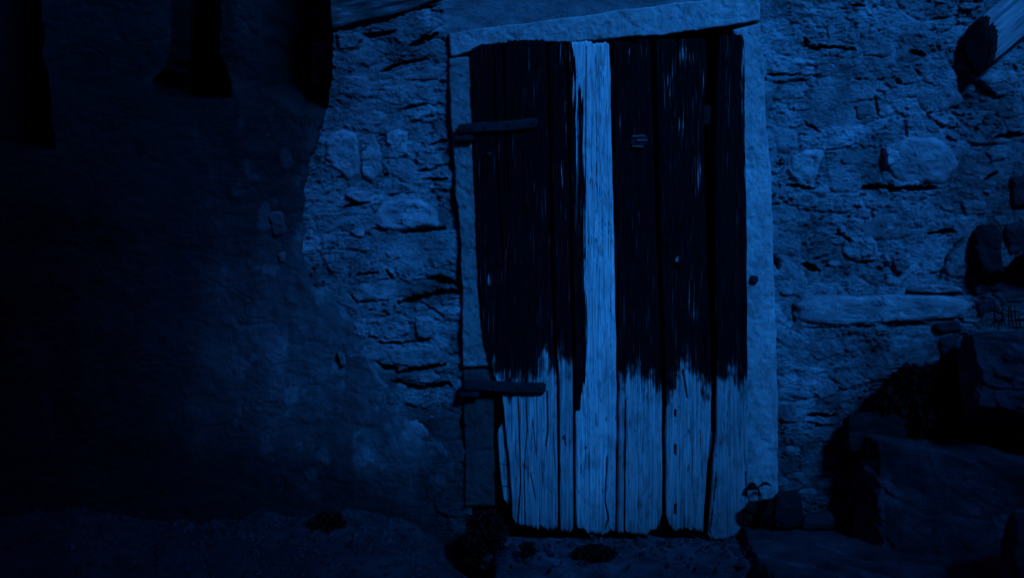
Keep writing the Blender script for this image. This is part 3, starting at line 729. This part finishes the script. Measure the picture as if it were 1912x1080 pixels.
def strap(pts, y, parent, nails, wdt):
    (x1, y1), (x2, y2) = pts
    p1 = np.array([float(wx(x1)), -y, float(wz(y1))]); p2 = np.array([float(wx(x2)), -y, float(wz(y2))])
    L = np.linalg.norm(p2 - p1); ang = math.atan2(p2[2] - p1[2], p2[0] - p1[0])
    n, m = 60, 12
    V = []
    for i in range(n):
        for j in range(m):
            a = 2 * math.pi * j / m
            cy = .0035 * max(-1, min(1, math.sin(a) * 1.5)); cz = wdt / 2 * max(-1, min(1, math.cos(a) * 1.35))
            s = i / (n - 1)
            cz *= 1 + .05 * math.sin(i * .9) * rnd.random() - (.35 * max(0, (s - .97) / .03))
            lx = (s - .5) * L
            V.append((lx, cy + .0012 * math.sin(i * .35), cz + .0015 * math.sin(i * .13)))
    V = np.array(V); ca, sa = math.cos(ang), math.sin(ang); c = (p1 + p2) / 2
    V = np.stack([V[:, 0] * ca - V[:, 2] * sa, V[:, 1], V[:, 0] * sa + V[:, 2] * ca], -1) + c
    F = []
    for i in range(n - 1):
        for j in range(m):
            F.append((i * m + j, i * m + (j + 1) % m, (i + 1) * m + (j + 1) % m, (i + 1) * m + j))
    F.append(tuple(range(m))); F.append(tuple((n - 1) * m + j for j in reversed(range(m))))
    hg = mesh_obj('hinge', V, F, M['iron'], door)
    for s in nails:
        q = p1 + (p2 - p1) * s + [0, -.005, .001]
        o = nail(q, .0058, hg)
    # eye round the pintle, and the pintle itself
    e = p1 + np.array([.004, .006, 0])
    k = box('hinge_eye', e, (.03, .03, wdt * .95), M['iron'], hg); k.location = (0, 0, 0)
    k = box('pintle', e + np.array([.006, .006, -wdt * .5 - .014]), (.07, .024, .020), M['iron'], hg); k.location = (0, 0, 0)
    return hg

def nail(q, r, parent, top=False):
    V = []; F = []; m = 10
    for i, (rr, hh) in enumerate(((1, 0), (.92, .4), (.55, .75), (0.05, .85))):
        for j in range(m):
            a = 2 * math.pi * j / m
            V.append((q[0] + r * rr * math.cos(a), q[1] - r * hh, q[2] + r * rr * math.sin(a)))
    for i in range(3):
        for j in range(m): F.append((i * m + j, i * m + (j + 1) % m, (i + 1) * m + (j + 1) % m, (i + 1) * m + j))
    F.append(tuple(3 * m + j for j in range(m)))
    o = mesh_obj('nail', V, F, M['iron'], parent)
    if parent is not door: o.location = (0, 0, 0)
    return o
strap([(862, 241), (1004, 230)], .056, door, (.32, .62, .93), .034)
strap([(872, 715), (1018, 721)], .056, door, (.35, .65, .93), .038)
nail((float(wx(914)), -.044, float(wz(288))), .010, door)
nail((float(wx(1053)), -.041, float(wz(812))), .005, door)
nail((float(wx(1093)), -.044, float(wz(832))), .004, door)
# broken latch: short iron bars across the board
lt = box('latch', (float(wx(1191)), -.046, float(wz(262))), (.058, .006, .030), M['iron'], door, (0, .05, 0))
for k, (xx, yy, ww) in enumerate(((1190, 254, .044), (1196, 262, .036), (1188, 273, .040))):
    b = box('latch_bar', (float(wx(xx)), -.051, float(wz(yy))), (ww, .008, .006), M['shutter'], lt, (0, -.06 + .05 * k, 0)); b.location = (0, 0, 0)

# dark room behind the door
def room():
    x0, x1, y0, y1, z0, z1 = -.35, 1.0, .08, 1.6, -.12, 2.05
    V = [(x0, y0, z0), (x1, y0, z0), (x1, y0, z1), (x0, y0, z1), (x0, y1, z0), (x1, y1, z0), (x1, y1, z1), (x0, y1, z1)]
    F = [(4, 5, 6, 7), (0, 4, 7, 3), (1, 2, 6, 5), (3, 7, 6, 2), (0, 1, 5, 4)]
    return mesh_obj('room_interior', V, F, M['void'], None, False)
tag(room(), kind='structure')

# ------------------------------------------------------------------ log end sticking out of the wall, top right
def log():
    E = at(1823, 88, -.065)
    D = np.array([.72, .10, .58]); D /= np.linalg.norm(D)
    a = .036; b = .090
    n, m = 40, 160
    root = empty('log_beam', tuple(at(1860, 50, 0)), 'weathered round log beam with a black rotten end, sticking out of the wall at upper right', 'beam')
    V = []; uv = []
    hv = np.array([.9, -.75, 0]); hv /= np.linalg.norm(hv)
    def ring(t, k=1.0, off=0):
        ang = np.linspace(0, 2 * np.pi, m, endpoint=False)
        rr = k * (1 + .035 * noise(np.cos(ang) * 2 + 5, np.sin(ang) * 2 + t * .4, 3) + .02 * noise(ang * 9 / 6.283 * 2, np.full(m, t * .5), 4))
        split = np.exp(-((np.angle(np.exp(1j * (ang - .95)))) / .06) ** 2)
        rr = rr * (1 - .45 * split)
        rag = off * np.maximum(0, noise(ang * 8, ang * 0 + 1.1, 9))
        p = E[None] + D[None] * (t + rag[:, None] if np.ndim(rag) else t) + (a * rr * np.cos(ang))[:, None] * hv[None] * 1.45 + (b * rr * np.sin(ang))[:, None] * np.array([0, 0, 1.])[None]
        return p, ang
    for i in range(n):
        t = .9 * i / (n - 1)
        p, ang = ring(t, .93 + .07 * min(1, t / .06), .0 if i else 0)
        if i == 0:
            p = p + D[None] * (.016 * np.maximum(0, noise(ang * 9, ang * 0 + 2.2, 9)))[:, None]
        V.append(p)
    V = np.array(V).reshape(-1, 3)
    F = np.array([[i * m + j, i * m + (j + 1) % m, (i + 1) * m + (j + 1) % m, (i + 1) * m + j] for i in range(n - 1) for j in range(m)])
    o = mesh_obj('timber', V, F, M['beam'], root)
    uvl = o.data.uv_layers.new(name='UVMap')
    W = np.repeat(np.arange(n) / n * 1.2, m); A = np.tile(np.abs(np.arange(m) / m * 2 - 1), n)
    li = np.empty(len(o.data.loops), np.int32); o.data.loops.foreach_get('vertex_index', li)
    uvl.data.foreach_set('uv', np.stack([W[li], A[li]], -1).astype(np.float32).ravel())
    # rotten end: a hollowed, charred face
    V = []
    rings = [(1.08, .03), (1.06, .0), (1.0, -.004), (.6, -.002), (.25, .002), (.02, .003)]
    for k, dd in rings:
        p, ang = ring(0, .93 * k)
        p = p + D[None] * dd
        if k > 1.07: p = p + D[None] * (.016 * np.maximum(0, noise(ang * 9, ang * 0 + 2.2, 9)))[:, None]
        V.append(p)
    V = np.array(V).reshape(-1, 3); n2 = len(rings)
    F = np.array([[i * m + j, (i + 1) * m + j, (i + 1) * m + (j + 1) % m, i * m + (j + 1) % m] for i in range(n2 - 1) for j in range(m)])
    mesh_obj('rotten_end', V, F, M['void'], root)
    # splinters of bark round the end
    V = []; F = []
    p, ang = ring(0, .95)
    for j in range(m):
        if math.cos(ang[j]) < .1: continue
        q = p[j]; L = .010 + .012 * rnd.random()
        out = (q - E); out /= np.linalg.norm(out)
        w = np.cross(out, D) * .004
        b0 = len(V)
        V += [q - w - D * .004, q + w - D * .004, q + D * L + out * .003 + w * .2, q - w + out * .006, q + w + out * .006]
        F += [(b0, b0 + 1, b0 + 2), (b0 + 3, b0 + 2, b0 + 4), (b0, b0 + 2, b0 + 3), (b0 + 1, b0 + 4, b0 + 2)]
    mesh_obj('bark', np.array(V), F, M['void'], root, False)
log()

# ------------------------------------------------------------------ boulders and steps
def boulder(name, corners, seed, mat, label, cat='rock', n=26, amp=1.0, tone=1.0, group=None, rnd_=.35):
    """rock spanned by eight corners: bottom 4 (back-left, back-right, front-right, front-left), top 4"""
    c = np.array(corners, float)
    g = np.linspace(-1, 1, n); Vs = []; Fs = []; off = 0
    for ax in range(3):
        for sgn in (-1, 1):
            A, B = np.meshgrid(g, g, indexing='ij'); P = np.zeros(A.shape + (3,))
            P[..., ax] = sgn; P[..., (ax + 1) % 3] = A; P[..., (ax + 2) % 3] = B
            F = grid_faces(n, n)
            if sgn < 0: F = F[:, ::-1]
            Vs.append(P.reshape(-1, 3)); Fs.append(F + off); off += n * n
    P = np.concatenate(Vs); F = np.concatenate(Fs)
    key = np.round(P * 1000).astype(np.int64); _, idx, inv = np.unique(key, axis=0, return_index=True, return_inverse=True)
    inv = inv.ravel(); P = P[idx]; F = inv[F]
    sph = P / np.linalg.norm(P, axis=1, keepdims=True) * 1.22
    P = P * (1 - rnd_) + sph * rnd_
    u, v, w = (P.T + 1) / 2
    b = (c[0] * ((1 - u) * (1 - v))[:, None] + c[1] * (u * (1 - v))[:, None] + c[2] * (u * v)[:, None] + c[3] * ((1 - u) * v)[:, None])
    t = (c[4] * ((1 - u) * (1 - v))[:, None] + c[5] * (u * (1 - v))[:, None] + c[6] * (u * v)[:, None] + c[7] * ((1 - u) * v)[:, None])
    W = b * (1 - w)[:, None] + t * w[:, None]
    ctr = c.mean(0); nrm = W - ctr; nrm /= np.linalg.norm(nrm, axis=1, keepdims=True)
    sx, sy = W[:, 0] + W[:, 1] * .7, W[:, 2] - W[:, 1] * .6
    d = .050 * fbm(sx * 3, sy * 3, 3, seed) + .024 * fbm(sx * 9, sy * 11, 4, seed + 1) - .030 * np.abs(fbm(sx * 6, sy * 4.5, 3, seed + 9)) + .008 * fbm(sx * 35, sy * 45, 3, seed + 2)
    f1, f2, cc = worley(sx * 5, sy * 6, seed + 3)
    d = d + .018 * (cc - .5) - .010 * (1 - sstep(0, .1, f2 - f1))
    W = W + nrm * (d * amp)[:, None]
    tn = tone * (1 + .5 * fbm(sx * 5, sy * 6, 4, seed + 5))
    tn = tn + tone * 1.0 * sstep(.25, .5, fbm(sx * 9, sy * 7, 4, seed + 7))        # lichen
    o = mesh_obj(name, W, F, mat, None, tone=np.clip(tn, .2, 3))
    recentre(o)
    return tag(o, label, cat, group)

def corners(tl, tr, z0, ya, yb, dy=0):
    pass
A3 = lambda px, py, Y: list(at(px, py, Y))
def blk(xl, xr, yb, yf, z0, z1, skew=(0, 0, 0, 0), tilt=0):
    """block in metres; skew moves top corners in z"""
    return [(xl, yb, z0), (xr, yb, z0), (xr, yf, z0), (xl, yf, z0), (xl, yb, z1 + skew[0]), (xr, yb, z1 + skew[1]), (xr, yf, z1 + skew[2]), (xl, yf, z1 + skew[3])]

boulder('threshold_stone', blk(-.06, .84, .10, -.34, -.14, -.012, (0, 0, .0, 0)), 501, M['rock'], 'worn stone threshold slab under the plank door', 'doorstep', n=60, amp=.35, tone=1.7, rnd_=.08)
boulder('boulder', blk(.80, 1.50, .02, -.62, -.16, .035, (0, .01, -.02, -.02)), 511, M['rock'], 'low flat rock right of the threshold slab, below the door frame', n=46, amp=.6, tone=1.2, rnd_=.2)
boulder('boulder', [A3(1600, 1110, -.02), A3(2120, 1110, .0), A3(2120, 1190, -.55), A3(1640, 1150, -.30), A3(1597, 800, -.02), A3(2120, 812, .0), A3(2100, 905, -.50), A3(1640, 826, -.22)], 521, M['rock'],
        'big dark stone block at lower right with a level top ledge', n=90, amp=.75, tone=1.1, rnd_=.10)
boulder('boulder', [A3(1800, 800, -.06), A3(2150, 800, 0), A3(2150, 830, -.5), A3(1815, 760, -.36), A3(1786, 612, -.06), A3(2150, 606, 0), A3(2150, 626, -.5), A3(1800, 622, -.34)], 531, M['rock'],
        'dark boulder at the right edge resting above the big stone block, pale patches on it', n=64, amp=.8, tone=1.5, rnd_=.28)
boulder('boulder', [A3(1880, 1160, -.6), A3(2100, 1160, -.6), A3(2100, 1200, -.8), A3(1886, 1180, -.8), A3(1884, 940, -.6), A3(2100, 930, -.6), A3(2100, 960, -.8), A3(1890, 960, -.8)], 541, M['rock'],
        'dark rock at the bottom right corner in front of the stone block', n=34, amp=.8, tone=1.0, rnd_=.3)
boulder('boulder', [A3(1572, 830, .02), A3(1690, 830, .02), A3(1700, 850, -.16), A3(1576, 850, -.14), A3(1582, 768, .02), A3(1680, 752, .02), A3(1690, 772, -.16), A3(1580, 784, -.14)], 551, M['rock'],
        'thin flat dark stone wedged on the left end of the big block', n=26, amp=.45, tone=.45, rnd_=.25)
boulder('boulder', [A3(1448, 985, .0), A3(1500, 985, .0), A3(1502, 992, -.1), A3(1446, 990, -.1), A3(1450, 916, .0), A3(1490, 914, .0), A3(1492, 924, -.1), A3(1450, 926, -.1)], 561, M['rock'],
        'small rounded dark stone at the foot of the right door jamb', n=18, amp=.4, tone=.4, rnd_=.6)
boulder('boulder', [A3(1500, 985, .0), A3(1560, 985, .0), A3(1562, 992, -.08), A3(1498, 990, -.08), A3(1504, 956, .0), A3(1552, 952, .0), A3(1554, 962, -.08), A3(1504, 964, -.08)], 571, M['rock'],
        'small flat dark stone lying between the rounded stone and the big block', n=18, amp=.4, tone=.9, rnd_=.5)

# ------------------------------------------------------------------ loose grit along the foot of the wall
def grit(n, seed):
    r = random.Random(seed); V = []; F = []
    for k in range(n):
        x = r.uniform(-1.9, 1.9); y = -abs(r.gauss(0, .22)) - .02
        if -.10 < x < .88 and y > -.38: zb = -.008 if r.random() < .4 else None
        else:
            i = min(len(gx) - 1, np.searchsorted(gx, x)); j = min(len(gy) - 1, np.searchsorted(gy, y)); zb = float(gz[i, j])
        if zb is None: continue
        q = r.uniform(.003, .011) * (1.8 if r.random() < .06 else 1); b0 = len(V)
        a0 = r.uniform(0, 6.28)
        for t in range(5):
            a = a0 + t * 2 * math.pi / 5; w = q * r.uniform(.8, 1.5)
            V.append((x + math.cos(a) * w, y + math.sin(a) * w, zb - .003)); 
        for t in range(5):
            a = a0 + .3 + t * 2 * math.pi / 5; w = q * r.uniform(.5, .9)
            V.append((x + math.cos(a) * w, y + math.sin(a) * w, zb + q * r.uniform(.5, 1.1)))
        for t in range(5): F.append((b0 + t, b0 + (t + 1) % 5, b0 + 5 + (t + 1) % 5, b0 + 5 + t))
        F.append(tuple(b0 + 5 + t for t in range(5)))
    return mesh_obj('gravel', V, F, M['rock'], None, False, tone=[r.choice((.5, .9, 1.4, 2.0)) for _ in V])
g_ = grit(2600, 4); recentre(g_)
tag(g_, 'loose dark grit and pebbles along the foot of the wall', 'gravel', None, 'stuff')

# ------------------------------------------------------------------ plants
def tuft(name, px, py, Y, rx, rz, n, seed, label, group, blade=.05, wd=.006, cat='plant'):
    r = random.Random(seed); V = []; F = []
    c = at(px, py, Y)
    for k in range(n):
        # clump volume
        a = r.uniform(0, 2 * math.pi); q = math.sqrt(r.random()); zz = r.uniform(-1, 1)
        p = c + np.array([rx * q * math.cos(a) * math.sqrt(max(.05, 1 - zz * zz * .8)), -.05 + .05 * math.sin(a) * q, rz * zz])
        d = np.array([r.uniform(-1, 1), r.uniform(-1, .2), r.uniform(-.7, 1)]); d /= np.linalg.norm(d)
        s = np.cross(d, [r.uniform(-1, 1), r.uniform(-1, 1), r.uniform(-1, 1)]); s /= np.linalg.norm(s) + 1e-6
        L = blade * r.uniform(.5, 1.2); w = wd * r.uniform(.6, 1.4)
        b0 = len(V); drop = np.array([0, 0, -.25 * L])
        V += [p, p + d * L * .5 + s * w, p + d * L + drop, p + d * L * .5 - s * w]
        F += [(b0, b0 + 1, b0 + 2), (b0, b0 + 2, b0 + 3)]
    o = mesh_obj(name, V, F, M['leaf'], None, False); recentre(o)
    return tag(o, label, cat, group)
tuft('weed_tuft', 906, 1000, -.12, .062, .085, 2600, 1, 'dark bushy tuft below the left door jamb', 'weed tufts along the foot of the wall', .032, .006)
tuft('weed_tuft', 1108, 1026, -.20, .070, .016, 900, 2, 'low dark tuft spreading on the middle of the threshold slab', 'weed tufts along the foot of the wall', .026, .005)
tuft('weed_tuft', 614, 974, -.05, .060, .030, 1200, 3, 'small dark tuft at the foot of the plaster, far left of the door', 'weed tufts along the foot of the wall', .03, .006)
tuft('weed_tuft', 985, 1018, -.20, .020, .014, 260, 4, 'tiny sparse tuft on the threshold left of the middle', 'weed tufts along the foot of the wall', .022, .004)
tuft('creeper', 1716, 742, -.04, .15, .095, 5200, 5, 'mass of dark creeper leaves in the hollow above the big stone block', None, .045, .011, 'plant')

def broad_leaf(base, tip, width, sag, parent, n=10):
    base = np.array(base); tip = np.array(tip); d = tip - base; L = np.linalg.norm(d)
    side = np.cross(d, [0, -1, .3]); side /= np.linalg.norm(side)
    V = []
    for i in range(n):
        t = i / (n - 1); p = base + d * t + np.array([0, -.3, 1]) * sag * math.sin(math.pi * t)
        w = width * math.sin(math.pi * min(.98, t * .9 + .06)) ** .8
        V += [p - side * w + [0, .004, 0], p + [0, -.004, 0], p + side * w + [0, .004, 0]]
    F = []
    for i in range(n - 1):
        for j in range(2): F.append((i * 3 + j, i * 3 + j + 1, i * 3 + j + 4, i * 3 + j + 3))
    o = mesh_obj('leaf', V, F, M['leaf'], parent)
    return o
def stem(pts, r, parent, name='stem'):
    V = []; F = []; m = 6
    for i, p in enumerate(pts):
        for j in range(m):
            a = 2 * math.pi * j / m; V.append((p[0] + r * math.cos(a), p[1] + r * math.sin(a) * .7, p[2] + r * .2 * math.sin(a)))
    for i in range(len(pts) - 1):
        for j in range(m): F.append((i * m + j, i * m + (j + 1) % m, (i + 1) * m + (j + 1) % m, (i + 1) * m + j))
    return mesh_obj(name, V, F, M['leaf'], parent)
wd_ = empty('weed', tuple(at(1424, 985, -.075)), 'leafy weed with broad drooping leaves in front of the foot of the right door jamb', 'plant')
y_ = -.075
broad_leaf(at(1416, 912, y_), at(1442, 910, y_), .006, .014, wd_); broad_leaf(at(1416, 914, y_), at(1393, 916, y_ + .01), .014, .012, wd_)
broad_leaf(at(1414, 960, y_), at(1392, 944, y_ - .02), .020, .01, wd_); broad_leaf(at(1430, 962, y_), at(1456, 934, y_), .016, .01, wd_)
broad_leaf(at(1440, 966, y_), at(1480, 948, y_ - .03), .018, .018, wd_); broad_leaf(at(1460, 975, y_), at(1496, 972, y_ - .02), .014, .016, wd_)
broad_leaf(at(1402, 975, y_), at(1388, 950, y_), .018, .004, wd_); broad_leaf(at(1420, 978, y_), at(1446, 952, y_), .014, .012, wd_)
stem([at(1424, 985, y_), at(1422, 955, y_), at(1417, 930, y_), at(1416, 911, y_)], .0025, wd_)
stem([at(1430, 985, y_), at(1427, 955, y_), at(1421, 930, y_), at(1417, 915, y_)], .002, wd_)
# thin weeds growing on the boulder at the right
gr_ = empty('grass_clump', tuple(at(1868, 606, -.2)), 'thin grass blades growing on top of the boulder at the right edge', 'plant')
for k in range(9):
    b0 = at(1850 + k * 7, 612, -.2); t0 = at(1850 + k * 7 + rnd.uniform(-14, 14), 575 + rnd.uniform(-8, 20), -.2)
    broad_leaf(b0, t0, .003, .0, gr_, 6).name = 'blade'

# ------------------------------------------------------------------ unseen building shapes added behind the camera to shade the door wall
def cuboid(x0, x1, y0, y1, z0, z1):
    return [(x0, y0, z0), (x1, y0, z0), (x1, y1, z0), (x0, y1, z0), (x0, y0, z1), (x1, y0, z1), (x1, y1, z1), (x0, y1, z1)], \
           [(0, 3, 2, 1), (4, 5, 6, 7), (0, 1, 5, 4), (1, 2, 6, 5), (2, 3, 7, 6), (3, 0, 4, 7)]
def shade_house(name, label, x0, x1, yf, yb, ze, zr, ridge_x=None, wins=()):
    h_ = empty(name, ((x0 + x1) / 2, yf, -.1), label, 'shade_house')
    if ridge_x is None:      # ridge parallel to the alley
        V = [(x0, yf, -.3), (x1, yf, -.3), (x1, yb, -.3), (x0, yb, -.3), (x0, yf, ze), (x1, yf, ze), (x1, yb, ze), (x0, yb, ze), (x0, (yf + yb) / 2, zr), (x1, (yf + yb) / 2, zr)]
        mesh_obj('wall', V, [(0, 1, 5, 4), (1, 2, 6, 9, 5), (2, 3, 7, 6), (3, 0, 4, 8, 7)], M['render'], h_, False)
        e = .2; ym = (yf + yb) / 2
        V = [(x0 - .1, yf + e, ze - .08), (x1 + .1, yf + e, ze - .08), (x1 + .1, ym, zr + .06), (x0 - .1, ym, zr + .06), (x0 - .1, yb - e, ze - .08), (x1 + .1, yb - e, ze - .08)]
        V += [(a, b, c + .09) for a, b, c in V]
        mesh_obj('roof', V, [(0, 1, 2, 3), (3, 2, 5, 4), (6, 9, 8, 7), (9, 10, 11, 8), (0, 6, 7, 1), (4, 5, 11, 10), (0, 3, 9, 6), (3, 4, 10, 9), (1, 7, 8, 2), (2, 8, 11, 5)], M['tiles'], h_, False)
    else:                    # gable to the alley
        V = [(x0, yf, -.3), (x1, yf, -.3), (x1, yb, -.3), (x0, yb, -.3), (x0, yf, ze), (x1, yf, ze), (x1, yb, ze), (x0, yb, ze), (ridge_x, yf, zr), (ridge_x, yb, zr)]
        mesh_obj('wall', V, [(0, 1, 5, 8, 4), (1, 2, 6, 5), (2, 3, 7, 9, 6), (3, 0, 4, 7)], M['render'], h_, False)
        V = [(x0 - .15, yf + .15, ze - .1), (ridge_x, yf + .15, zr + .06), (x1 + .15, yf + .15, ze - .1), (x0 - .15, yb, ze - .1), (ridge_x, yb, zr + .06), (x1 + .15, yb, ze - .1)]
        V += [(a, b, c + .09) for a, b, c in V]
        mesh_obj('roof', V, [(0, 3, 4, 1), (1, 4, 5, 2), (6, 7, 10, 9), (7, 8, 11, 10), (0, 1, 7, 6), (1, 2, 8, 7), (3, 9, 10, 4), (4, 10, 11, 5), (0, 6, 9, 3), (2, 5, 11, 8)], M['tiles'], h_, False)
    for (wx_, wz_) in wins:
        V, F = cuboid(wx_ - .42, wx_ + .42, yf - .01, yf + .03, wz_ - .6, wz_ + .6)
        w = mesh_obj('window', V, F, M['shutter'], h_, False)
        V, F = cuboid(wx_ - .36, wx_ + .36, yf + .03, yf + .035, wz_ - .54, wz_ + .54)
        p = mesh_obj('pane', V, F, M['glass'], w, False); p.location = (0, 0, 0)
    return h_
AY = -6.5
k = 6.5 / abs(SUN_DIR.y); DX, DZ = SUN_DIR.x * k, SUN_DIR.z * k  # added shapes are placed from the wanted shadow edge, along the moon direction
shade_house('tall_shade_house', 'tall unseen building shape added behind the camera, left, to shade the wall', -6.0, -1.1 + DX, AY, AY - 5, 1.9 + DZ, 3.2 + DZ, None, [(x, z) for x in (-4, -1.5, 1, 3.2) for z in (1.6, 4.4, 7.0)])
shade_house('low_shade_house', 'lower unseen building shape added behind the camera to shade the foot of the wall', -1.1 + DX, 1.5 + DX, AY - .02, AY - 5, -.36 + DZ, .04 + DZ, None, [(5.7, 1.6), (5.7, 4.2)])
shade_house('gabled_shade_house', 'gable ended unseen building shape added behind the camera, right, to shade the wall', 1.5 + DX, 6.0 + DX, AY, AY - 5, .05 + DZ, 3.9 + DZ, 3.75 + DX, [(7.6, 1.6), (9.6, 1.6), (7.6, 4.4), (9.6, 4.4)])
